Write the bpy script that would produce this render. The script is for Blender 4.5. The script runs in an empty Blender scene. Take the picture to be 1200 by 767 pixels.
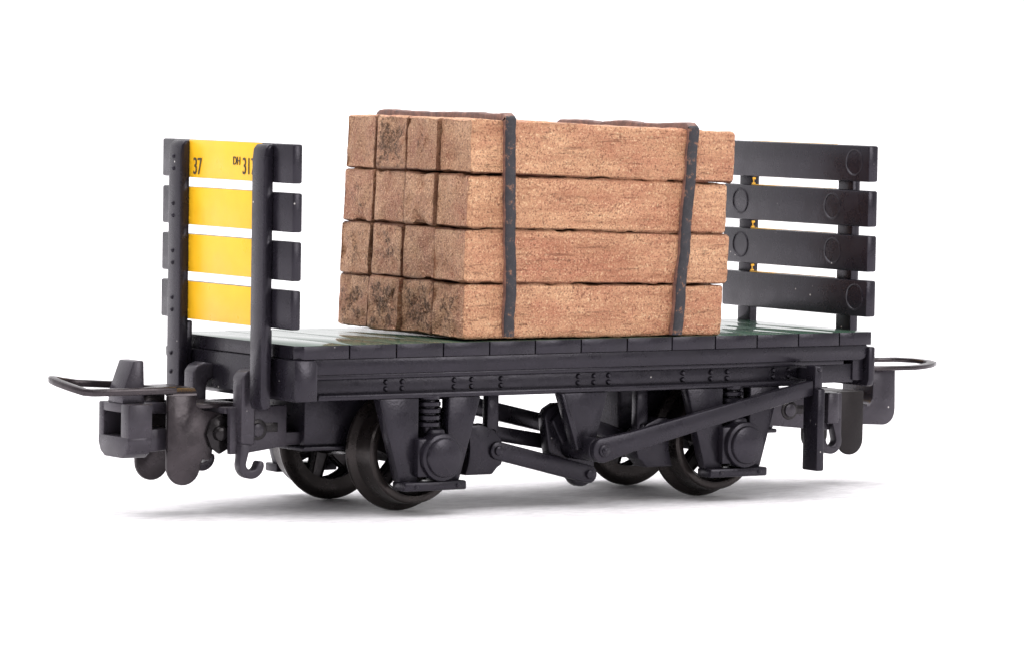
import bpy, bmesh, math, random
from mathutils import Vector, Matrix, noise
random.seed(7)
sc = bpy.context.scene
COL = sc.collection
sc.unit_settings.system = 'METRIC'
sc.unit_settings.scale_length = 0.01          # one unit is one centimetre

# ------------------------------------------------------------------ materials
def new_mat(name):
    m = bpy.data.materials.new(name); m.use_nodes = True
    nt = m.node_tree
    return m, nt, nt.nodes, nt.links, nt.nodes['Principled BSDF']

def N(nt, kind, **kw):
    n = nt.nodes.new(kind)
    for k, v in kw.items():
        if k in n.inputs: n.inputs[k].default_value = v
        else: setattr(n, k, v)
    return n

def coords(nt, scale=(1, 1, 1)):
    """object coordinates, pushed apart per object so that copies differ"""
    tc = N(nt, 'ShaderNodeTexCoord'); oi = N(nt, 'ShaderNodeObjectInfo')
    mp = N(nt, 'ShaderNodeMapping'); mp.inputs['Scale'].default_value = scale
    ml = N(nt, 'ShaderNodeMath', operation='MULTIPLY'); ml.inputs[1].default_value = 37.0
    nt.links.new(oi.outputs['Random'], ml.inputs[0])
    cb = N(nt, 'ShaderNodeCombineXYZ')
    for i in range(3): nt.links.new(ml.outputs[0], cb.inputs[i])
    nt.links.new(tc.outputs['Object'], mp.inputs['Vector'])
    nt.links.new(cb.outputs[0], mp.inputs['Location'])
    return mp.outputs[0]

def ramp(nt, fac, stops):
    r = N(nt, 'ShaderNodeValToRGB')
    el = r.color_ramp.elements
    while len(el) < len(stops): el.new(0.5)
    for e, (p, c) in zip(el, stops):
        e.position = p; e.color = (c[0], c[1], c[2], 1) if len(c) == 3 else c
    nt.links.new(fac, r.inputs['Fac'])
    return r.outputs['Color']

def mixc(nt, fac, a, b):
    m = N(nt, 'ShaderNodeMix', data_type='RGBA')
    for s, v in ((0, fac), (6, a), (7, b)):
        if isinstance(v, (tuple, list)): m.inputs[s].default_value = (*v, 1)
        elif isinstance(v, (int, float)): m.inputs[s].default_value = v
        else: nt.links.new(v, m.inputs[s])
    return m.outputs[2]

def g(v): return (v, v, v)

def plastic(name, col, rough=0.42, var=0.25, dust=True, metallic=0.0, bump=0.06, bscale=60, spec=0.5, tint=(1, 1, 1), dustcol=(.55, .52, .5)):
    m, nt, nd, lk, p = new_mat(name)
    v = coords(nt)
    n1 = N(nt, 'ShaderNodeTexNoise', Scale=5.0, Detail=6.0, Roughness=0.6); lk.new(v, n1.inputs['Vector'])
    a = tuple(c * (1 - var) for c in col); b = tuple(c * (1 + var) for c in col)
    c = ramp(nt, n1.outputs['Fac'], [(0.3, a), (0.7, b)])
    if dust:
        vo = N(nt, 'ShaderNodeTexVoronoi', Scale=9.0); lk.new(v, vo.inputs['Vector'])
        th = ramp(nt, vo.outputs['Distance'], [(0.045, g(1)), (0.07, g(0))])
        wn = N(nt, 'ShaderNodeTexNoise', Scale=3.1, Detail=2.0); lk.new(v, wn.inputs['Vector'])
        gate = ramp(nt, wn.outputs['Fac'], [(0.5, g(0)), (0.6, g(1))])
        mu = N(nt, 'ShaderNodeMath', operation='MULTIPLY'); lk.new(th, mu.inputs[0]); lk.new(gate, mu.inputs[1])
        c = mixc(nt, mu.outputs[0], c, dustcol)
    lk.new(c, p.inputs['Base Color'])
    n2 = N(nt, 'ShaderNodeTexNoise', Scale=7.0, Detail=5.0); lk.new(v, n2.inputs['Vector'])
    r = ramp(nt, n2.outputs['Fac'], [(0.3, g(max(0.05, rough - .09))), (0.7, g(rough + .09))])
    lk.new(r, p.inputs['Roughness'])
    p.inputs['Metallic'].default_value = metallic
    p.inputs['Specular IOR Level'].default_value = spec
    p.inputs['Specular Tint'].default_value = (*tint, 1)
    n3 = N(nt, 'ShaderNodeTexNoise', Scale=float(bscale), Detail=4.0); lk.new(v, n3.inputs['Vector'])
    bp = N(nt, 'ShaderNodeBump', Strength=bump, Distance=0.02); lk.new(n3.outputs['Fac'], bp.inputs['Height'])
    lk.new(bp.outputs['Normal'], p.inputs['Normal'])
    return m

M = {}
M['black'] = plastic('black_plastic', (.0118, .0102, .0145), .28, spec=.36, tint=(.93, .88, 1))
M['frame'] = plastic('frame_plastic', (.0108, .0094, .0133), .28, spec=.34, tint=(.93, .88, 1))
M['yellow'] = plastic('yellow_paint', (.95, .52, .016), .36, var=.05, dust=False, bump=.03)
M['ink'] = plastic('marking_ink', (.05, .035, .02), .6, var=.3, dust=False)
M['wheel'] = plastic('wheel_black', (.0075, .0062, .0065), .30, bump=.05, tint=(1, .93, .96))
M['tread'] = plastic('wheel_tread', (.030, .024, .023), .30, metallic=.6, dust=False, bump=.05)
M['blacked'] = plastic('blackened_steel', (.044, .036, .040), .26, metallic=.6, var=.35, dust=False, bump=.08, bscale=14)
M['drop'] = plastic('drop_plate_black', (.010, .008, .008), .40, spec=.25, tint=(1, .93, .97))
M['pin'] = plastic('black_pin', (.008, .007, .0075), .22, spec=.3, dust=False, tint=(1, .93, .97))
M['block'] = plastic('coupling_plastic', (.034, .030, .037), .30, spec=.42, tint=(.95, .9, 1))

# deck planks: green paint
m, nt, nd, lk, p = new_mat('deck_green')
v = coords(nt)
n1 = N(nt, 'ShaderNodeTexNoise', Scale=3.5, Detail=8.0, Roughness=.65); lk.new(v, n1.inputs['Vector'])
lk.new(ramp(nt, n1.outputs['Fac'], [(.3, (.030, .072, .048)), (.7, (.062, .115, .080))]), p.inputs['Base Color'])
n2 = N(nt, 'ShaderNodeTexNoise', Scale=9.0, Detail=5.0); lk.new(v, n2.inputs['Vector'])
lk.new(ramp(nt, n2.outputs['Fac'], [(.3, g(.09)), (.7, g(.125))]), p.inputs['Roughness'])
p.inputs['Specular IOR Level'].default_value = .6
n3 = N(nt, 'ShaderNodeTexNoise', Scale=40.0, Detail=4.0); lk.new(v, n3.inputs['Vector'])
bp = N(nt, 'ShaderNodeBump', Strength=.004, Distance=.02); lk.new(n3.outputs['Fac'], bp.inputs['Height']); lk.new(bp.outputs['Normal'], p.inputs['Normal'])
M['deck'] = m

def timber(name, light, mid, dark, ends):
    m, nt, nd, lk, p = new_mat(name)
    v = coords(nt)
    vs = coords(nt, (1, 1, 1) if ends else (.45, 1, 1))
    def noi(vec, sc_, det=4.0, rgh=.6): 
        n = N(nt, 'ShaderNodeTexNoise', Scale=float(sc_), Detail=det, Roughness=rgh); lk.new(vec, n.inputs['Vector']); return n.outputs['Fac']
    def mul(a, k):
        q = N(nt, 'ShaderNodeMath', operation='MULTIPLY'); lk.new(a, q.inputs[0])
        if isinstance(k, float): q.inputs[1].default_value = k
        else: lk.new(k, q.inputs[1])
        return q.outputs[0]
    big = noi(vs, 3.2, 7.0, .65)
    c = ramp(nt, big, [(.32, mid), (.66, light)])
    red = ramp(nt, noi(vs, 2.4, 7.0, .75), [(.46, g(0)), (.64, g(.8))])            # pinkish copper bloom in patches
    c = mixc(nt, red, c, tuple(x * k for x, k in zip(mid, (.86, .62, .66))))
    fine = noi(v, 76, 2.0, .7)                                                     # metallic grains of the paint
    med = noi(v, 26, 4.0, .75)
    c = mixc(nt, ramp(nt, fine, [(.33, g(.8)), (.46, g(0))]), c, dark)
    c = mixc(nt, ramp(nt, fine, [(.57, g(0)), (.69, g(.65))]), c, tuple(min(1, x * 1.6 + .10) for x in light))
    c = mixc(nt, ramp(nt, med, [(.60, g(0)), (.68, g(.7))]), c, dark)
    if not ends:
        st = noi(coords(nt, (.7, 13, 13)), 1.6, 6.0, .7)                            # long grain
        c = mixc(nt, ramp(nt, st, [(.44, g(0)), (.66, g(.55))]), c, tuple(x * k for x, k in zip(mid, (.70, .58, .55))))
    vo = N(nt, 'ShaderNodeTexVoronoi', Scale=24.0); lk.new(v, vo.inputs['Vector'])                # scattered dark grains
    c = mixc(nt, mul(ramp(nt, vo.outputs['Distance'], [(.14, g(.65)), (.24, g(0))]), ramp(nt, noi(v, 5.0, 3.0), [(.46, g(0)), (.60, g(1))])), c, (.10, .030, .012))
    # chips and pits
    if ends:
        at2 = N(nt, 'ShaderNodeAttribute', attribute_name='pit')
        pn = noi(v, 11, 8.0, .8)
        sm = N(nt, 'ShaderNodeMath', operation='MULTIPLY_ADD'); lk.new(at2.outputs['Fac'], sm.inputs[0]); sm.inputs[1].default_value = .26; lk.new(pn, sm.inputs[2])
        pf = ramp(nt, sm.outputs[0], [(.650, g(0)), (.685, g(1))])
        c = mixc(nt, mul(pf, ramp(nt, noi(v, 48, 3.0, .7), [(.46, g(1)), (.60, g(.15))])), c, (.080, .030, .006))
    else:
        pn = noi(coords(nt, (.8, 1.3, 1.3)), 9, 8.0, .82)
        pf = ramp(nt, pn, [(.59, g(0)), (.68, g(.85))])
        c = mixc(nt, pf, c, (.130, .042, .020))
        line = noi(coords(nt, (2.2, 44, 44)), 1.0, 5.0, .7)                        # saw lines along the beam
        lf = ramp(nt, line, [(.61, g(0)), (.69, g(.42))])
        c = mixc(nt, lf, c, (.20, .07, .036))
        pf = lf
    oi = N(nt, 'ShaderNodeObjectInfo'); c = mixc(nt, mul(oi.outputs['Random'], .16), c, tuple(x * .62 for x in mid))   # beams differ in tone
    at = N(nt, 'ShaderNodeAttribute', attribute_name='joint')                      # brown wash run into the joints of the casting
    c = mixc(nt, at.outputs['Fac'], c, (.085, .022, .006))
    lk.new(c, p.inputs['Base Color'])
    p.inputs['Metallic'].default_value = .35
    lk.new(ramp(nt, med, [(.3, g(.34)), (.7, g(.6))]), p.inputs['Roughness'])
    ad = N(nt, 'ShaderNodeMath', operation='MULTIPLY_ADD'); ad.inputs[1].default_value = -1.1; lk.new(pf, ad.inputs[0])
    a2 = N(nt, 'ShaderNodeMath', operation='MULTIPLY_ADD'); a2.inputs[1].default_value = .8; lk.new(fine, a2.inputs[0]); lk.new(med, a2.inputs[2])
    lk.new(a2.outputs[0], ad.inputs[2])
    bp = N(nt, 'ShaderNodeBump', Strength=.8, Distance=.026); lk.new(ad.outputs[0], bp.inputs['Height']); lk.new(bp.outputs['Normal'], p.inputs['Normal'])
    return m
M['timber'] = timber('timber_copper', (.77, .445, .258), (.56, .285, .155), (.120, .034, .016), False)
M['timber_end'] = timber('timber_end_grain', (.64, .375, .225), (.44, .225, .125), (.120, .040, .014), True)
# straps: worn black paint with copper showing
m, nt, nd, lk, p = new_mat('strap_black')
v = coords(nt)
n1 = N(nt, 'ShaderNodeTexNoise', Scale=16.0, Detail=8.0, Roughness=.75); lk.new(v, n1.inputs['Vector'])
c = ramp(nt, n1.outputs['Fac'], [(.3, (.012, .011, .015)), (.56, (.026, .024, .030)), (.64, (.24, .11, .06))])
lk.new(c, p.inputs['Base Color']); p.inputs['Roughness'].default_value = .42; p.inputs['Specular IOR Level'].default_value = .38
bp = N(nt, 'ShaderNodeBump', Strength=.4, Distance=.02); lk.new(n1.outputs['Fac'], bp.inputs['Height']); lk.new(bp.outputs['Normal'], p.inputs['Normal'])
M['strap'] = m
m, nt, nd, lk, p = new_mat('strap_brown')
v = coords(nt)
n1 = N(nt, 'ShaderNodeTexNoise', Scale=16.0, Detail=8.0, Roughness=.75); lk.new(v, n1.inputs['Vector'])
lk.new(ramp(nt, n1.outputs['Fac'], [(.3, (.05, .03, .028)), (.52, (.17, .08, .06)), (.7, (.33, .16, .11))]), p.inputs['Base Color'])
p.inputs['Roughness'].default_value = .5
bp = N(nt, 'ShaderNodeBump', Strength=.4, Distance=.02); lk.new(n1.outputs['Fac'], bp.inputs['Height']); lk.new(bp.outputs['Normal'], p.inputs['Normal'])
M['strap_top'] = m
# white studio floor
m, nt, nd, lk, p = new_mat('white_paper')
v = coords(nt, (1.0, 3.6, 1))
n1 = N(nt, 'ShaderNodeTexNoise', Scale=7.0, Detail=9.0, Roughness=.72); lk.new(v, n1.inputs['Vector'])
lk.new(ramp(nt, n1.outputs['Fac'], [(.36, (.70, .68, .70)), (.62, (.94, .925, .94))]), p.inputs['Base Color'])
p.inputs['Roughness'].default_value = .6
bp = N(nt, 'ShaderNodeBump', Strength=.5, Distance=.03); lk.new(n1.outputs['Fac'], bp.inputs['Height']); lk.new(bp.outputs['Normal'], p.inputs['Normal'])
M['floor'] = m

# ------------------------------------------------------------------ mesh helpers
class MB:
    """collects shaped pieces and links them as ONE mesh object"""
    def __init__(s): s.bm = bmesh.new()
    def _take(s, b, bev=0, seg=2, mi=0):
        if bev > 0:
            ed = [e for e in b.edges if len(e.link_faces) == 2 and e.calc_face_angle(0) > math.radians(28)]
            bmesh.ops.bevel(b, geom=ed, offset=bev, segments=seg, profile=.5, affect='EDGES', clamp_overlap=True)
        bmesh.ops.recalc_face_normals(b, faces=b.faces)
        for f in b.faces: f.material_index = mi
        t = bpy.data.meshes.new('t'); b.to_mesh(t); b.free()
        s.bm.from_mesh(t); bpy.data.meshes.remove(t)
        return s
    def box(s, x0, x1, y0, y1, z0, z1, bev=.012, seg=2, mi=0):
        b = bmesh.new(); bmesh.ops.create_cube(b, size=1)
        for v in b.verts:
            v.co = Vector(((x0 + x1) / 2 + v.co.x * (x1 - x0), (y0 + y1) / 2 + v.co.y * (y1 - y0), (z0 + z1) / 2 + v.co.z * (z1 - z0)))
        return s._take(b, bev, seg, mi)
    def prism(s, pts, axis, a, b_, bev=.012, seg=2, mi=0):
        """polygon in the plane across `axis`, extruded from a to b_"""
        b = bmesh.new()
        def P(u, w, t): return {'y': (u, t, w), 'x': (t, u, w), 'z': (u, w, t)}[axis]
        A = [b.verts.new(P(u, w, a)) for u, w in pts]; B = [b.verts.new(P(u, w, b_)) for u, w in pts]
        b.faces.new(A); b.faces.new(B[::-1]); n = len(pts)
        for i in range(n): b.faces.new((A[i], B[i], B[(i + 1) % n], A[(i + 1) % n]))
        bmesh.ops.recalc_face_normals(b, faces=b.faces)
        return s._take(b, bev, seg, mi)
    def lathe(s, prof, c, axis='y', n=48, closed=False, mi=0):
        """(r, t) profile turned about an axis through c"""
        b = bmesh.new(); rings = []
        for r, t in prof:
            ring = []
            for k in range(n if r > 1e-6 else 1):
                a = 2 * math.pi * k / n; u, w = r * math.cos(a), r * math.sin(a)
                q = {'y': (u, t, w), 'x': (t, u, w), 'z': (u, w, t)}[axis]
                ring.append(b.verts.new((c[0] + q[0], c[1] + q[1], c[2] + q[2])))
            rings.append(ring)
        pr = list(zip(rings, rings[1:])) + ([(rings[-1], rings[0])] if closed else [])
        for R, S in pr:
            for k in range(n):
                k2 = (k + 1) % n
                if len(R) == 1 and len(S) == 1: break
                if len(R) == 1: b.faces.new((R[0], S[k], S[k2]))
                elif len(S) == 1: b.faces.new((R[k], S[0], R[k2]))
                else: b.faces.new((R[k], S[k], S[k2], R[k2]))
        bmesh.ops.recalc_face_normals(b, faces=b.faces)
        return s._take(b, 0, 2, mi)
    def cyl(s, c, r, t0, t1, axis='y', n=32, bev=.012, mi=0):
        return s.lathe([(0, t0), (r - bev, t0), (r - bev * .3, t0 + bev * .3 * (1 if t1 > t0 else -1)), (r, t0 + bev * (1 if t1 > t0 else -1)),
                        (r, t1 - bev * (1 if t1 > t0 else -1)), (r - bev * .3, t1 - bev * .3 * (1 if t1 > t0 else -1)), (r - bev, t1), (0, t1)], c, axis, n, mi=mi)
    def dome(s, c, r, h, axis, sgn, n=14, mi=0):
        return s.lathe([(r, 0), (r * .9, sgn * h * .5), (r * .55, sgn * h * .9), (0, sgn * h)], c, axis, n, mi=mi)
    def sweep(s, path, w, h, up=(0, 0, 1), closed=False, mi=0, rnd=8):
        """rounded-rectangle section swept along a path"""
        b = bmesh.new(); path = [Vector(q) for q in path]; up = Vector(up); rings = []
        e = min(w, h) * .3
        sec = []
        for sx, sy, a0 in ((1, 1, 0), (-1, 1, 90), (-1, -1, 180), (1, -1, 270)):
            for k in range(3):
                a = math.radians(a0 + 45 * k)
                sec.append((sx * (w / 2 - e) + e * math.cos(a), sy * (h / 2 - e) + e * math.sin(a)))
        n = len(path)
        for i, q in enumerate(path):
            if closed: t = path[(i + 1) % n] - path[i - 1]
            else: t = path[min(i + 1, n - 1)] - path[max(i - 1, 0)]
            t.normalize(); sd = t.cross(up).normalized(); u2 = sd.cross(t).normalized()
            rings.append([b.verts.new(q + sd * x + u2 * y) for x, y in sec])
        k = len(sec)
        for i in range(n if closed else n - 1):
            R, S = rings[i], rings[(i + 1) % n]
            for j in range(k): b.faces.new((R[j], R[(j + 1) % k], S[(j + 1) % k], S[j]))
        if not closed: b.faces.new(rings[0][::-1]); b.faces.new(rings[-1])
        return s._take(b, 0, 2, mi)
    def build(s, name, mats, parent=None, smooth=35):
        bm = s.bm
        co = [v.co for v in bm.verts]
        lo = Vector([min(q[i] for q in co) for i in range(3)]); hi = Vector([max(q[i] for q in co) for i in range(3)])
        c = (lo + hi) / 2
        for v in bm.verts: v.co -= c
        me = bpy.data.meshes.new(name); bm.to_mesh(me); bm.free()
        for q in (mats if isinstance(mats, (list, tuple)) else [mats]): me.materials.append(M[q])
        for f in me.polygons: f.use_smooth = True
        me.set_sharp_from_angle(angle=math.radians(smooth))
        o = bpy.data.objects.new(name, me); COL.objects.link(o)
        place(o, c, parent)
        return o

WORLD = {}
def place(o, c, parent):
    """c is where the object stands in the thing's own frame"""
    WORLD[o] = Vector(c); o.parent = parent
    o.location = Vector(c) - (WORLD.get(parent, Vector()) if parent else Vector())

def kids(o): return [q for q in COL.objects if q.parent is o]
def dup(o, turn=False, shift=(0, 0, 0), parent=None, top=None):
    """a copy of a part with its sub-parts; turn = swung half round about the wagon's middle"""
    c = o.copy(); COL.objects.link(c)
    if parent is not None:
        c.parent = parent; c.location = o.location.copy(); WORLD[c] = WORLD[o]
    else:
        L = WORLD[o].copy()
        if turn:
            L = Vector((-L.x, -L.y, L.z)); c.rotation_euler.z = o.rotation_euler.z + math.pi
        L += Vector(shift); place(c, L, o.parent)
    for q in kids(o): dup(q, parent=c)
    return c

def arc(cx, cz, r, a0, a1, n=10):
    return [(cx + r * math.cos(math.radians(a0 + (a1 - a0) * k / n)), cz + r * math.sin(math.radians(a0 + (a1 - a0) * k / n))) for k in range(n + 1)]

def thing(name, label, cat):
    o = bpy.data.objects.new(name, None); COL.objects.link(o)
    o.empty_display_size = .3
    o['label'] = label; o['category'] = cat; WORLD[o] = Vector()
    return o

# ------------------------------------------------------------------ the wagon
W = thing('flat_wagon', 'black four-wheeled model flat wagon with slatted yellow-panelled ends and green plank deck', 'wagon')
XL, XR, HW, ZD = -2.375, 2.53, .845, 1.189

# deck: thirteen boards laid across, grooves between them
d = MB()
edges = [XL, -1.961, -1.584, -1.202, -.821, -.439, -.050, .345, .735, 1.116, 1.488, 1.862, 2.236, XR]
for i in range(13):
    a, b = edges[i] + (.005 if i else 0), edges[i + 1] - (.005 if i < 12 else 0)
    z = ZD + random.uniform(-.0006, .0006)
    if i == 0:
        pts = [(a + .05, -HW), (b, -HW), (b, HW), (a + .05, HW), (a, HW - .05), (a, -HW + .05)]
        d.prism(pts, 'z', 1.095, z, bev=.006, mi=0)
    else: d.box(a, b, -HW, HW, 1.095, z, bev=.003)
d.box(XL + .03, XR - .03, -HW + .04, HW - .04, 1.09, 1.165, bev=0, mi=1)
for f in d.bm.faces:
    f.normal_update()
    if f.normal.z < .5: f.material_index = 1
d.build('deck', ['deck', 'black'], W)

# solebars: riveted channel with steps under the deck
RIV = [-1.627, -1.495, -1.069, -.925, -.68, -.028, .107, .232, .879, 1.128, 1.272, 1.686, 1.825]
def solebar():
    s = MB()
    s.prism([(2.505, 1.0945), (2.505, 1.035), (2.49, 1.0), (2.45, .986), (-2.27, .986), (-2.27, 1.0945)], 'y', -.832, -.60, bev=.008)
    s.box(-2.22, 2.30, -.818, -.60, .955, .987, bev=.006)
    s.box(-2.20, 2.42, -.778, -.60, .82, .957, bev=.004)
    s.box(-2.205, 2.0, -.845, -.60, .812, .850, bev=.010)
    for x in RIV:
        for z in (.925, .878): s.dome((x, -.776, z), .020, .022, 'y', -1)
    return s.build('solebar', 'frame', W)
so = solebar(); dup(so, True, (.06, 0, 0))

# headstocks
h = MB()
h.prism([(XL - .02, 1.0925), (XL - .02, .835), (XL + .0, .808), (-2.215, .808), (-2.215, 1.06), (-2.235, 1.0925)], 'y', -.852, .852, bev=.012)
for y in (.79, .73):
    for z in (.91, 1.03): h.dome((XL - .02, y, z), .014, .014, 'x', -1)
h.build('headstock', 'black', W)
h = MB()
h.prism([(-.852, 1.08), (.852, 1.08), (.852, .84), (.83, .79), (-.83, .79), (-.852, .84)], 'x', 2.506, 2.566, bev=.014)
h.box(2.405, 2.508, -.79, .79, .835, 1.094, bev=.008)
h.build('headstock', 'black', W)

# end fences: posts and slats
def post(y0, y1, x0, x1, out, riv):
    s = MB(); zt, zb = 2.540, .742
    if out < 0:
        s.prism([(x1, zb + .02), (x1, zt), (x0 + .035, zt), (x0 + .01, zt - .03), (x0, zt - .11), (x0, zb + .06), (x0 + .02, zb)], 'y', y0, y1, bev=.014)
    else:
        s.prism([(x0, zb + .35), (x0, zt), (x1 - .035, zt), (x1 - .01, zt - .03), (x1, zt - .11), (x1, zb + .35)], 'y', y0, y1, bev=.014)
    if riv:
        xs = x0 if out < 0 else x1
        for i in range(4):
            for dz in (.06, .145):
                s.dome((xs, (y0 + y1) / 2 + .015, 1.30 + .328 * i + dz), .016, .014, 'x', out)
        for z in (.93, 1.06): s.dome((xs, (y0 + y1) / 2 + .02, z), .016, .014, 'x', out)
    return s.build('end_post', 'black', W)
post(.495, .668, -2.532, -2.456, -1, True)
post(-.640, -.472, -2.532, -2.456, -1, False)
post(-.585, -.405, 2.532, 2.606, 1, True)
post(.655, .815, 2.532, 2.606, 1, True)
# foot brackets joining post to headstock
for y0, y1 in ((.54, .66), (-.545, -.478)):
    s = MB(); s.box(-2.458, -2.394, y0, y1, .86, 1.285, bev=.012); s.build('post_bracket', 'black', W)
for y0, y1 in ((-.580, -.41), (.66, .81)):
    s = MB(); s.box(2.5335, 2.594, y0, y1, 1.083, 1.21, bev=.008); s.build('post_bracket', 'black', W)

def text_mesh(parent, body, y, z, height, narrow):
    cu = bpy.data.curves.new('marking', 'FONT'); cu.body = body; cu.size = 1; cu.extrude = .01
    t = bpy.data.objects.new('marking', cu); COL.objects.link(t)
    me = bpy.data.meshes.new_from_object(t.evaluated_get(bpy.context.evaluated_depsgraph_get()))
    COL.objects.unlink(t); bpy.data.objects.remove(t)
    xs = [v.co.x for v in me.vertices]; ys = [v.co.y for v in me.vertices]
    k = height / (max(ys) - min(ys)); x0 = min(xs); z0 = min(ys)
    for v in me.vertices:      # reads from +y (left) to -y (right) on the face looking -x
        u, w, e = (v.co.x - x0) * k * narrow, (v.co.y - z0) * k, v.co.z * .2
        v.co = (-e, -u, w)
    me.materials.append(M['ink'])
    o = bpy.data.objects.new('number_marking', me); COL.objects.link(o)
    place(o, (-2.4615, y, z), parent)
    return o

B4, PT, SH, SW = 1.298, .328, .264, .89
for i in range(4):
    z0 = B4 + PT * i
    jit = random.uniform(-.004, .004)
    s = MB(); s.box(-2.4545, -2.378, -SW + jit, SW + jit, z0, z0 + SH, bev=.014); sl = s.build('slat', 'black', W)
    if i in (0, 1, 2, 3):
        y = MB(); y.box(-2.4578, -2.452, -.478, .505, z0 + .003, z0 + SH - .001, bev=.002)
        # uneven paint edge with small runs against the far post
        for k in range(3):
            zz = z0 + random.uniform(.02, SH - .02); y.box(-2.4590, -2.453, .49, .505 + random.uniform(0, .02), zz, zz + random.uniform(.01, .03), bev=.003)
        y.build('yellow_panel', 'yellow', sl)
    if i == 3:
        text_mesh(sl, '37', .440, z0 + .024, .116, .74)
        text_mesh(sl, 'DH', -.105, z0 + .106, .056, .84)
        text_mesh(sl, '317', -.234, z0 + .044, .114, .72)
CIRC = {3: [-.717], 2: [.677, -.463], 1: [.667, -.474], 0: [-.749]}
for i in range(4):
    z0 = B4 + PT * i
    s = MB(); s.box(2.440, 2.528, -SW, SW, z0, z0 + SH, bev=.014)
    for cy in CIRC[i]:
        cz = z0 + .140
        s.lathe([(.100, .002), (.098, -.004), (.088, -.005), (.084, .001)], (2.440, cy, cz), 'x', 36)
    sl = s.build('slat', 'black', W)
    y = MB(); y.box(2.526, 2.5312, -.40, .655, z0 + .002, z0 + SH + .0025, bev=.002)
    if i < 3:
        y.box(2.455, 2.530, .25, .56, z0 + SH - .002, z0 + SH + .002, bev=.001)
        y.box(2.5318, 2.565, .6525, .6575, z0 + SH + .002, z0 + SH + .012, bev=.002); y.box(2.542, 2.552, .652, .657, z0 + SH + .008, z0 + SH + .040, bev=.002); y.box(2.536, 2.567, .6525, .6575, z0 + SH + .036, z0 + SH + .052, bev=.003)
    y.build('yellow_panel', 'yellow', sl)

# wheels
AX = [-1.305, 1.285]; ZA = .430
def wheel(x):
    s = MB(); c = (x, 0, ZA)
    s.lathe([(.285, -.430), (.345, -.424), (.405, -.424), (.424, -.432), (.430, -.448), (.424, -.466), (.402, -.482), (.382, -.500), (.374, -.53),
             (.366, -.655), (.355, -.668), (.330, -.672), (.312, -.668), (.304, -.655), (.298, -.52), (.285, -.47)], c, 'y', 72, closed=True)
    w = s.build('wheel', 'tread', W, smooth=28)
    k = MB()
    for i in range(6):
        a = 2 * math.pi * (i + .75) / 6
        b = bmesh.new(); bmesh.ops.create_cube(b, size=1)
        for vtx in b.verts:
            top = vtx.co.z > 0
            r = .305 if top else .07; wd = .070 if top else .10
            u, t = vtx.co.x * wd, vtx.co.y * .07
            vtx.co = Vector((x + r * math.cos(a) - u * math.sin(a), -.56 + t, ZA + r * math.sin(a) + u * math.cos(a)))
        k._take(b, .014)
    k.lathe([(.300, -.515), (.300, -.635), (.288, -.630), (.280, -.60), (.280, -.53), (.288, -.515)], c, 'y', 64, closed=True)
    k.lathe([(0, -.69), (.05, -.69), (.085, -.68), (.105, -.655), (.11, -.62), (.11, -.45), (.10, -.43), (0, -.43)], c, 'y', 36)
    k.build('spoked_centre', 'wheel', w)
    return w
for x in AX:
    w = wheel(x); dup(w, True, (2 * x, 0, 0))
    s = MB(); s.cyl((x, 0, ZA), .045, -.74, .74, 'y'); s.cyl((x, 0, ZA), .10, -.42, .42, 'y'); s.build('axle', 'pin', W)

# axle guards with axlebox, spring and keeper bar
def guard(x):
    s = MB(); ya, yb = -.838, -.745
    s.prism([(x - .405, .813), (x - .085, .813), (x - .085, .235), (x - .235, .235)], 'y', ya, yb, bev=.012)
    s.prism([(x + .155, .813), (x + .425, .813), (x + .255, .235), (x + .155, .235)], 'y', ya, yb, bev=.012)
    s.box(x - .13, x + .2, -.660, -.640, .50, .813, bev=.004); s.box(x - .13, x + .2, -.745, -.645, .79, .8125, bev=.002)
    o = s.build('axle_guard', 'frame', W)
    k = MB(); k.prism([(x - .235, .176), (x + .272, .176), (x + .272, .238), (x - .235, .238)], 'y', -.905, -.74, bev=.012)
    for q in (x - .14, x + .2): k.dome((q, -.904, .208), .018, .012, 'y', -1)
    k.build('keeper_bar', 'frame', o)
    a = MB()
    a.box(x - .118, x + .195, -.885, -.75, .268, .535, bev=.016)
    a.cyl((x + .06, 0, .405), .165, -.93, -.80, 'y', 40, .014)
    a.lathe([(0, -.958), (.118, -.958), (.130, -.953), (.137, -.940), (.137, -.92)], (x + .06, 0, .405), 'y', 40)
    a.box(x + .0, x + .12, -.862, -.76, .53, .595, bev=.02)
    a.build('axlebox', 'black', o)
    t = MB()
    for i in range(5):
        t.lathe([(.060, -.012), (.074, -.018), (.088, -.012), (.088, .012), (.074, .018), (.060, .012)], (x + .035, -.765, .625 + i * .047), 'z', 28, closed=True)
    t.cyl((x + .035, -.765, 0), .052, .56, .83, 'z', 24)
    t.build('coil_spring', 'frame', o)
    return o
for x in AX:
    o = guard(x); dup(o, True, (2 * x, 0, 0))

# brake gear
def brakes(sg):
    xx = lambda v: v * sg
    s = MB()
    pts = [(xx(-.685), .813), (xx(-.592), .813), (xx(-.590), .53), (xx(-.615), .475), (xx(-.66), .475), (xx(-.690), .53)]
    s.prism(pts, 'y', -.63, -.56, bev=.010); s.dome((xx(-.64), -.63, .535), .026, .02, 'y', -1)
    hg = s.build('brake_hanger', 'frame', W)
    k = MB()
    inner = [(xx(-1.305 + .452 * math.cos(math.radians(a))), ZA + .452 * math.sin(math.radians(a))) for a in range(-24, 22, 5)]
    pts = inner + [(xx(-.76), .60), (xx(-.66), .56), (xx(-.590), .50), (xx(-.565), .38), (xx(-.585), .31), (xx(-.62), .29), (xx(-.66), .245)]
    k.prism(pts, 'y', -.665, -.50, bev=.014)
    k.dome((xx(-.64), -.665, .44), .032, .022, 'y', -1)
    k.build('brake_shoe', 'frame', hg)
brakes(1); brakes(-1)
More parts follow.
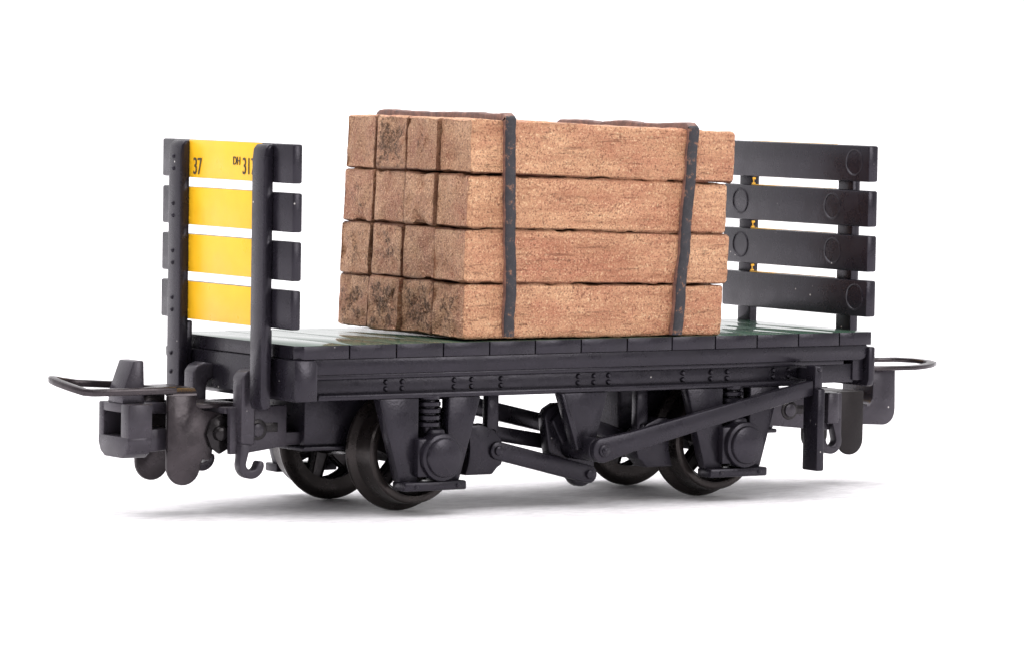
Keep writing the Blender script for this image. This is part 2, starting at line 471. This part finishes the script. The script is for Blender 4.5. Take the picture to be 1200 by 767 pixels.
def rod(x0, z0, x1, z1, y, hgt, t, nm='brake_rod', ends=True):
    s = MB(); L = math.hypot(x1 - x0, z1 - z0); a = math.degrees(math.atan2(z1 - z0, x1 - x0)); r = hgt / 2
    pts = arc(x1, z1, r, a - 90, a + 90) + arc(x0, z0, r, a + 90, a + 270)
    s.prism(pts, 'y', y - t / 2, y + t / 2, bev=.012)
    if ends:
        for x, z in ((x0, z0), (x1, z1)): s.cyl((x, 0, z), .035, y - t / 2 - .018, y - t / 2 + .02, 'y', 20, .008)
    return s.build(nm, 'frame', W)
rod(-.58, .70, .05, .555, -.20, .125, .09)
rod(-.60, .530, .02, .425, -.40, .105, .09)
rod(-.630, .412, .150, .218, -.655, .128, .07)
rod(.02, .64, .62, .45, -.40, .10, .09)
s = MB()
s.prism([(-.185, .63), (-.155, .685), (-.085, .722), (-.01, .722), (.02, .66)] + [(.255, .30)] + arc(.150, .228, .105, 10, -150, 10) + [(-.05, .27), (-.14, .36)], 'y', -.60, -.50, bev=.018)
s.prism([(-.15, .60), (-.06, .69), (.0, .60), (.10, .40), (-.02, .36)], 'y', -.64, -.59, bev=.02)
s.build('brake_crank', 'frame', W)
s = MB()
s.prism([(-.225, .813), (.175, .813), (.078, .47)] + arc(.035, .415, .075, 20, -200, 12) + [(-.085, .44)], 'y', -.86, -.80, bev=.008)
s.prism([(-.245, .813), (-.205, .813), (-.06, .44), (-.10, .41)], 'y', -.89, -.80, bev=.008)
s.cyl((-.02 + .055, 0, .415), .085, -.955, -.50, 'y', 32, .012)
s.build('vee_hanger', 'frame', W)
s = MB()
a = math.degrees(math.atan2(.803 - .423, 1.90 - .05))
pts = arc(.050, .415, .088, a + 80, a + 280, 16) + [(.30, .395), (1.0, .555), (1.89, .752), (1.89, .860), (1.0, .682), (.30, .540)]
s.prism(pts, 'y', -1.0, -.94, bev=.010)
lv = s.build('brake_lever', 'frame', W)
s = MB(); s.cyl((.05, 0, .413), .045, -1.018, -.95, 'y', 20, .01); s.dome((.05, -1.016, .413), .03, .02, 'y', -1); s.build('pivot_pin', 'frame', lv)
s = MB()
s.box(1.895, 1.962, -1.045, -.868, .205, .80, bev=.012)
s.box(1.892, 1.965, -1.010, -.895, .79, .966, bev=.014)
s.box(1.912, 1.946, -.90, -.76, .86, .94, bev=.004)
s.dome((1.93, -1.01, .94), .02, .016, 'y', -1)
s.build('lever_guide', 'frame', W)

# underframe between and around the axles
for x0, x1 in ((-2.02, -.92), (.62, 2.02)):
    s = MB(); s.box(x0, x1, -.36, .36, .455, .93, bev=.02); s.box(x0 - .03, x1, -.40, .40, .432, .462, bev=.01); s.build('chassis_block', 'frame', W)
s = MB(); s.box(-2.2, 2.35, -.60, .60, .86, 1.085, bev=.01); s.build('underfloor', 'frame', W)

# couplings: pocket box, folded side plates, loop, fin, frame
def coupling():
    f = MB()      # mounting frame with keyhole slot
    for y0, y1 in ((-.345, -.30), (.30, .345)):
        f.prism([(-2.60, .745), (-2.15, .752), (-2.15, .47), (-2.45, .432), (-2.60, .425)], 'y', y0, y1, bev=.008)
    f.box(-2.55, -2.0, -.302, .302, .47, .56, bev=.01)
    f.box(-2.62, -2.3, -.30, .30, .70, .745, bev=.008)
    o = f.build('coupling_frame', 'block', W)
    k = MB(); k.cyl((-2.383, 0, .588), .072, -.352, -.340, 'y', 28, .004); k.box(-2.36, -2.225, -.3505, -.340, .568, .634, bev=.004)
    k.build('keyhole_slot', 'pin', o)
    k = MB(); k.cyl((-2.388, 0, .588), .047, -.366, -.345, 'y', 24, .008); k.build('pivot_screw', 'block', o)
    # folded steel: top plate and two drop plates with rounded feet
    outline = [(-3.025, .83), (-3.025, .38)] + arc(-2.895, .345, .130, 180, 345, 12) + [(-2.762, .36)] + arc(-2.715, .425, .045, 230, 330, 6) + \
              [(-2.665, .49), (-2.60, .50), (-2.535, .565), (-2.54, .64), (-2.60, .70), (-2.74, .725), (-2.80, .755), (-2.80, .83)]
    sp = MB()
    for y0, y1 in ((-.235, -.20), (.20, .235)): sp.prism(outline, 'y', y0, y1, bev=.010)
    for sg in (-1, 1):    # the fold, bent round a radius
        sec = [(sg * (.165 + .070 * math.cos(math.radians(t))), .828 + .052 * math.sin(math.radians(t))) for t in range(0, 91, 15)] + \
              [(sg * .165, .85), (sg * .20, .828)]
        sp.prism(sec, 'x', -3.022, -2.80, bev=0)
    sp.box(-3.022, -2.80, -.17, .17, .851, .880, bev=.004)
    sp.box(-2.82, -2.50, -.22, .22, .735, .768, bev=.006)
    sp.build('side_plate', 'blacked', o)
    k = MB()
    k.prism([(-2.735, .56), (-2.70, .655), (-2.62, .70), (-2.545, .66), (-2.520, .56), (-2.55, .46), (-2.63, .42), (-2.70, .47)], 'y', -.262, -.232, bev=.012)
    k.cyl((-2.635, 0, .565), .052, -.30, -.25, 'y', 24, .016)
    k.build('coupling_pin', 'pin', o)
    # pocket box
    b = MB(); x0, x1 = -3.315, -3.13; zb = .405; zt = .775; yw = .212
    b.box(x0, x1, -yw, -.098, .54, zt, bev=.010); b.box(x0, x1, .142, yw, .54, zt, bev=.010)
    b.box(x0 + .002, x1, -.115, .15, .715, zt - .002, bev=.004)
    b.prism([(-yw, .552), (yw, .552), (yw, .50), (yw - .03, .44), (yw - .09, zb), (-yw + .09, zb), (-yw + .03, .44), (-yw, .50)], 'x', x0 - .003, x1, bev=.012)
    b.box(-3.16, x1 + .002, -.118, .15, .54, .72, bev=0)
    b.prism([(-3.15, .60), (-2.90, .60), (-2.90, .50), (-2.96, .455), (-3.15, .44)], 'y', -.15, .15, bev=.012)
    b.prism([(-3.15, .775), (-2.95, .775), (-2.95, .70), (-3.15, .70)], 'y', -.11, .11, bev=.012)
    b.build('coupling_box', 'block', o)
    f = MB()
    f.prism([(-3.30, .77), (-3.295, .85), (-3.215, 1.062), (-3.135, 1.062), (-3.125, .77)], 'y', -.095, .115, bev=.012)
    f.build('coupling_fin', 'block', o)
    path = [(-2.98, -.235, .868), (-3.10, -.25, .868), (-3.40, -.25, .868), (-3.62, -.25, .868), (-3.665, -.235, .873), (-3.69, -.15, .888), (-3.705, -.05, .903), (-3.712, .05, .917),
            (-3.708, .13, .928), (-3.68, .20, .930), (-3.60, .24, .916), (-3.47, .25, .897), (-3.2, .25, .880), (-2.98, .235, .868)]
    l = MB(); l.sweep(path, .062, .050); l.build('coupling_loop', 'blacked', o)
coupling()

def far_coupling():      # the one at the other end hangs lower and has no fin
    f = MB()
    for y0, y1 in ((-.345, -.30), (.30, .345)):
        f.prism([(1.85, .66), (2.66, .705), (2.66, .44), (2.50, .432), (1.85, .495)], 'y', y0, y1, bev=.008)
    f.box(2.0, 2.60, -.302, .302, .50, .58, bev=.01)
    o = f.build('coupling_frame', 'block', W)
    k = MB(); k.cyl((2.168, 0, .590), .072, -.352, -.340, 'y', 28, .004); k.box(2.18, 2.34, -.3505, -.340, .558, .624, bev=.004); k.build('keyhole_slot', 'pin', o)
    k = MB(); k.cyl((2.168, 0, .590), .050, -.366, -.345, 'y', 24, .008); k.build('pivot_screw', 'block', o)
    sp = MB()
    pts = [(2.715, .705), (2.715, .40)] + arc(2.833, .345, .118, 180, 360, 14) + [(2.951, .705)]
    for y0, y1 in ((-.235, -.20), (.20, .235)): sp.prism(pts, 'y', y0, y1, bev=.010)
    sp.box(2.62, 2.953, -.20, .20, .66, .70, bev=.006)
    sp.build('side_plate', 'drop', o)
    b = MB()
    pts = [(3.07, .855), (3.285, .855), (3.290, .56)] + arc(3.18, .545, .108, 0, -90, 8)[1:] + [(2.94, .450), (2.90, .50), (2.90, .60), (2.97, .60)] + arc(2.985, .67, .085, -70, 0, 6)
    b.prism(pts, 'y', -.19, .19, bev=.014)
    b.build('coupling_box', 'block', o)
    path = [(3.02, -.235, .872), (3.10, -.25, .870), (3.40, -.25, .868), (3.50, -.235, .872), (3.62, -.17, .876), (3.72, -.08, .880), (3.755, .02, .884), (3.72, .12, .890), (3.60, .21, .895), (3.42, .25, .895), (3.2, .25, .885), (3.02, .235, .872)]
    l = MB(); l.sweep(path, .075, .034); l.build('coupling_loop', 'blacked', o)
far_coupling()

# safety hooks beside the couplings
def hook(y, x=-2.46, top=1.015):
    s = MB(); X = lambda v: x + (v + 2.495) * (1 if x < 0 else -1)
    if top > .9:
        s.prism([(X(-2.42), top - .01), (X(-2.50), top), (X(-2.555), top - .02), (X(-2.585), top - .06), (X(-2.585), .50), (X(-2.478), .485), (X(-2.478), .86), (X(-2.46), .89), (X(-2.42), .90)], 'y', y - .08, y + .06, bev=.030, seg=3)
    else:
        s.box(x - .05, x + .06, y - .07, y + .05, .48, top, bev=.02)
    out = [(X(-2.580), .52), (X(-2.582), .40)] + [(X(q[0]), q[1]) for q in arc(-2.490, .355, .098, 165, 352, 14)]
    inn = [(X(q[0]), q[1]) for q in arc(-2.490, .362, .046, 350, 180, 10)] + [(X(-2.515), .44), (X(-2.488), .52)]
    s.prism(out + [(X(q[0]), q[1]) for q in arc(-2.418, .352, .026, 0, 170, 6)[1:]] + inn[1:], 'y', y - .06, y + .02, bev=.012)
    return s.build('safety_hook', 'block', W)
hook(-.34); hook(.33); hook(-.34, 2.53, .715)

# ------------------------------------------------------------------ the load
T = thing('timber_load', 'copper-brown stack of sixteen squared timbers bound by two black straps on the wagon deck', 'timber load')
LX0, LX1, Y0, Y1, Z0, HH = -1.02, 1.215, -.812, .818, 1.200, 1.475
WORLD[T] = Vector((.1, 0, Z0)); T.location = WORLD[T]
def warp(x, y, z):
    t = (z - Z0) / HH
    dz = (-.012 - .030 * t) * (x - .05) / 1.1 + .012 * t
    return Vector((x - .008 * t + .004 * math.sin(3 * t), y - .075 * t + .055 * (1 - t) * (y - Y0) / (Y1 - Y0), z + dz))
LEFT = [[.0, .01, -.008, .012], [-.012, .006, .0, .0], [-.004, -.01, .006, .004], [.012, -.006, .0, .006]]   # row (bottom up), column
RIGHT = [-.035, .0, -.04, .012]
def beam(row, col):
    y0 = Y0 + (Y1 - Y0) / 4 * col; y1 = Y0 + (Y1 - Y0) / 4 * (col + 1)
    z0 = Z0 + HH / 4 * row; z1 = Z0 + HH / 4 * (row + 1)
    # some joints of the casting stand open, others are almost closed
    VJ = [[-.002, .002, .018], [-.003, .0, .020], [.012, .010, .010], [-.002, -.002, .018]][row]
    y0 += VJ[col - 1] * .6 if col else 0; y1 -= VJ[col] * .6 if col < 3 else 0
    if row: z0 += .0015 - (.010 if col == 3 else 0)
    if row < 3: z1 -= .0015 + (.004 if row == 2 else 0)
    xa = LX0 + LEFT[row][col]; xb = LX1 + RIGHT[row] + random.uniform(-.012, .012)
    if col: xb += random.uniform(-.03, .01)
    seed = Vector((row * 7.3, col * 11.1, 3.3))
    hy, hz = (y1 - y0) / 2, (z1 - z0) / 2; cy, cz = (y0 + y1) / 2, (z0 + z1) / 2
    r = .017; q = 10
    sec = []; jn = []
    def edge(p0, p1, n): return [(p0[0] + (p1[0] - p0[0]) * k / n, p0[1] + (p1[1] - p0[1]) * k / n) for k in range(1, n)]
    cor = []
    for sx, sy, a0 in ((1, 1, 0), (-1, 1, 90), (-1, -1, 180), (1, -1, 270)):
        cor.append([(sx * (hy - r) + r * math.cos(math.radians(a0 + 30 * k)), sy * (hz - r) + r * math.sin(math.radians(a0 + 30 * k))) for k in range(4)])
    for i in range(4): sec += cor[i] + edge(cor[i][-1], cor[(i + 1) % 4][0], q)
    n = len(sec)
    b = bmesh.new(); lay = b.verts.layers.float.new('joint'); lay2 = b.verts.layers.float.new('pit')
    PIT = [[.6, 1, 1, .7], [.15, .05, .5, .4], [.0, .0, .0, .35], [.0, .35, 1.0, .2]][row][col]
    NS = 110; rings = []
    def vert(x, y, z, nv, amp, joint):
        p0 = Vector((x, y, z)); e = noise.fractal(p0 * 6 + seed, .6, 2.1, 5) * .009 + noise.noise(p0 * 1.7 + seed) * .010
        e2 = noise.noise(Vector((x * 3, y * 14, z * 14)) + seed) * .003
        e3 = -.045 * max(0, noise.noise(p0 * 8 + seed) - .20) if joint > 0 or amp < 1 else 0    # chipped arrises
        p1 = warp(x, y, z) + nv * (e + e2 + e3) * amp
        vt = b.verts.new(p1); vt[lay] = joint; return vt
    for i in range(NS + 1):
        x = xa + (xb - xa) * i / NS
        endr = max(0, .020 - min(x - xa, xb - x)) * .5
        ring = []
        for (u, w) in sec:
            nv = Vector((0, u / hy if abs(u / hy) > abs(w / hz) else 0, w / hz if abs(w / hz) >= abs(u / hy) else 0))
            k = 1 - endr / hy
            # how deep the vertex sits inside a joint of the stack
            y, z = cy + u * k, cz + w * k
            inner = 0
            if row < 3 and w > hz - r * .55: inner = 1
            if row > 0 and w < -hz + r * .55: inner = 1
            if col > 0 and u < -hy + r * .55: inner = 1
            if col < 3 and u > hy - r * .55: inner = 1
            ring.append(vert(x, y, z, nv, 1, inner * max(0, min(1, (.60 + .7 * noise.noise(Vector((x * 3, y, z)) + seed))))))
        rings.append(ring)
    for i in range(NS):
        for j in range(n): b.faces.new((rings[i][j], rings[i][(j + 1) % n], rings[i + 1][(j + 1) % n], rings[i + 1][j]))
    for end, sg in ((0, -1), (NS, 1)):
        prev = rings[end]; x = xa if end == 0 else xb
        for s in (.90, .72, .54, .36, .18):
            cur = []
            for (u, w) in sec:
                pit = noise.fractal(Vector((x, (cy + u * s) * 9, (cz + w * s) * 9)) + seed, .9, 2, 4)
                dpt = -.012 * max(0, pit) * (1.6 if row == 0 else 1.0)
                cur.append(vert(x + sg * (.003 + dpt), cy + u * s, cz + w * s, Vector((sg, 0, 0)), .8, 0)); cur[-1][lay2] = PIT * (1.15 - s * .9)
            for j in range(n):
                f = b.faces.new((prev[j], prev[(j + 1) % n], cur[(j + 1) % n], cur[j])); f.material_index = 1
            prev = cur
        f = b.faces.new(prev); f.material_index = 1
    bmesh.ops.recalc_face_normals(b, faces=b.faces)
    mb = MB(); mb.bm.free(); mb.bm = b
    return mb.build('timber_beam', ['timber', 'timber_end'], T, smooth=40)
for row in range(4):
    for col in range(4): beam(row, col)

def strap(xb, xt, seed):
    b = bmesh.new(); lay = b.verts.layers.float.new('joint'); rings = []
    path = []
    n = 60
    for i in range(n + 1): path.append((Y0 - .016, Z0 + .01 + (HH + .0) * i / n, (0, -1, 0)))
    path += [(Y0 - .008, Z0 + HH + .012, (0, -.7, .7))]
    for i in range(n + 1): path.append((Y0 + .012 + (Y1 - Y0 - .024) * i / n, Z0 + HH + .019, (0, 0, 1)))
    path += [(Y1 + .008, Z0 + HH + .012, (0, .7, .7))]
    for i in range(n + 1): path.append((Y1 + .016, Z0 + HH - HH * i / n, (0, 1, 0)))
    hw, th = .044, .022
    for k, (y, z, nv) in enumerate(path):
        t = min(1, max(0, (z - Z0) / HH)); x = xb + (xt - xb) * t
        nv = Vector(nv); c = warp(x, y, z) + nv * (noise.noise(Vector((seed, y * 3.1, z * 3.1))) * (.012 if nv.z > .9 else .008) + noise.noise(Vector((seed, y * 16, z * 16))) * .005)
        if nv.z > .9: c.z += .002 + .010 * noise.noise(Vector((seed * 2, y * 2.2, 1)))
        wob = noise.noise(Vector((seed, y * 5, z * 5))) * .010 + noise.noise(Vector((seed, y * 19, z * 19))) * .005
        ring = []
        for u, w in ((-hw, -.034), (-hw, th * .6), (-hw * .8, th), (0, th * 1.08), (hw * .8, th), (hw, th * .6), (hw, -.034)):
            ring.append(b.verts.new(c + Vector((u + wob, 0, 0)) + nv * w))
        rings.append(ring)
    for i, (R, S) in enumerate(zip(rings, rings[1:])):
        for j in range(7):
            f = b.faces.new((R[j], R[(j + 1) % 7], S[(j + 1) % 7], S[j]))
            f.material_index = 1 if n < i < 2 * n + 2 or j == 0 else 0
    b.faces.new(rings[0]); b.faces.new(rings[-1][::-1])
    bmesh.ops.recalc_face_normals(b, faces=b.faces)
    mb = MB(); mb.bm.free(); mb.bm = b
    return mb.build('binding_strap', ['strap', 'strap_top'], T, smooth=50)
strap(-.655, -.715, 1.3); strap(.775, .852, 5.7)

# ------------------------------------------------------------------ setting
bm = bmesh.new(); bmesh.ops.create_circle(bm, cap_ends=True, segments=96, radius=400)
me = bpy.data.meshes.new('floor'); bm.to_mesh(me); bm.free(); me.materials.append(M['floor'])
fl = bpy.data.objects.new('floor', me); COL.objects.link(fl); fl['kind'] = 'structure'

w = bpy.data.worlds.new('World'); ROOM, BACK, TOP = .27, 1.24, 3.4; sc.world = w; w.use_nodes = True
nt = w.node_tree; bg = nt.nodes['Background']
# a studio: white backdrop all round the far side, a broad bank of softboxes overhead, a dimmer room behind the camera
tc = N(nt, 'ShaderNodeTexCoord')
dt = N(nt, 'ShaderNodeVectorMath', operation='DOT_PRODUCT'); dt.inputs[1].default_value = (.555, .832, 0); nt.links.new(tc.outputs['Generated'], dt.inputs[0])
mr = N(nt, 'ShaderNodeMapRange', interpolation_type='SMOOTHSTEP')
for k, v in enumerate((-.35, .30, ROOM, BACK)): mr.inputs[1 + k].default_value = v
nt.links.new(dt.outputs['Value'], mr.inputs[0])
sx = N(nt, 'ShaderNodeSeparateXYZ'); nt.links.new(tc.outputs['Generated'], sx.inputs[0])
mz = N(nt, 'ShaderNodeMapRange', interpolation_type='SMOOTHSTEP')
for k, v in enumerate((.66, .90, 0, TOP)): mz.inputs[1 + k].default_value = v
nt.links.new(sx.outputs['Z'], mz.inputs[0])
ad = N(nt, 'ShaderNodeMath', operation='ADD'); nt.links.new(mr.outputs[0], ad.inputs[0]); nt.links.new(mz.outputs[0], ad.inputs[1])
nt.links.new(ad.outputs[0], bg.inputs['Strength']); bg.inputs['Color'].default_value = (1, .985, 1, 1)

def softbox(name, loc, target, sx, sy, power, col=(1, 1, 1)):
    l = bpy.data.lights.new(name, 'AREA'); l.shape = 'RECTANGLE'; l.size = sx; l.size_y = sy; l.energy = power; l.color = col
    o = bpy.data.objects.new(name, l); COL.objects.link(o); o.location = loc
    o.rotation_euler = (Vector(target) - Vector(loc)).to_track_quat('-Z', 'Y').to_euler()
    return o
softbox('softbox_lamp', (10, -24, 10), (0, 0, 1.5), 10, 10, 2050, (1, .985, .97))
softbox('softbox_lamp', (-22, -6, 12), (0, 0, 1.5), 7, 7, 1350, (1, 1, 1))

# ------------------------------------------------------------------ camera
az, el, roll, dist, f, tx, tz = .5897, .0586, .0159, 33.4891, 5477.39, -.0728, 1.2213
tgt = Vector((tx, 0, tz)); dv = Vector((-math.sin(az) * math.cos(el), -math.cos(az) * math.cos(el), math.sin(el)))
fw = -dv; r = fw.cross(Vector((0, 0, 1))).normalized(); u = r.cross(fw)
r2 = r * math.cos(roll) + u * math.sin(roll); u2 = -r * math.sin(roll) + u * math.cos(roll)
cam = bpy.data.cameras.new('camera'); co = bpy.data.objects.new('camera', cam); COL.objects.link(co)
mt = Matrix((r2, u2, dv)).transposed().to_4x4(); mt.translation = tgt + dv * dist
co.matrix_world = mt
cam.sensor_width = 36; cam.lens = f / 1200 * 36; cam.clip_start = .5; cam.clip_end = 2000
sc.camera = co

vs = sc.view_settings
vs.view_transform = 'Standard'; vs.look = 'None'; vs.exposure = 0; vs.gamma = 1; vs.use_curve_mapping = False
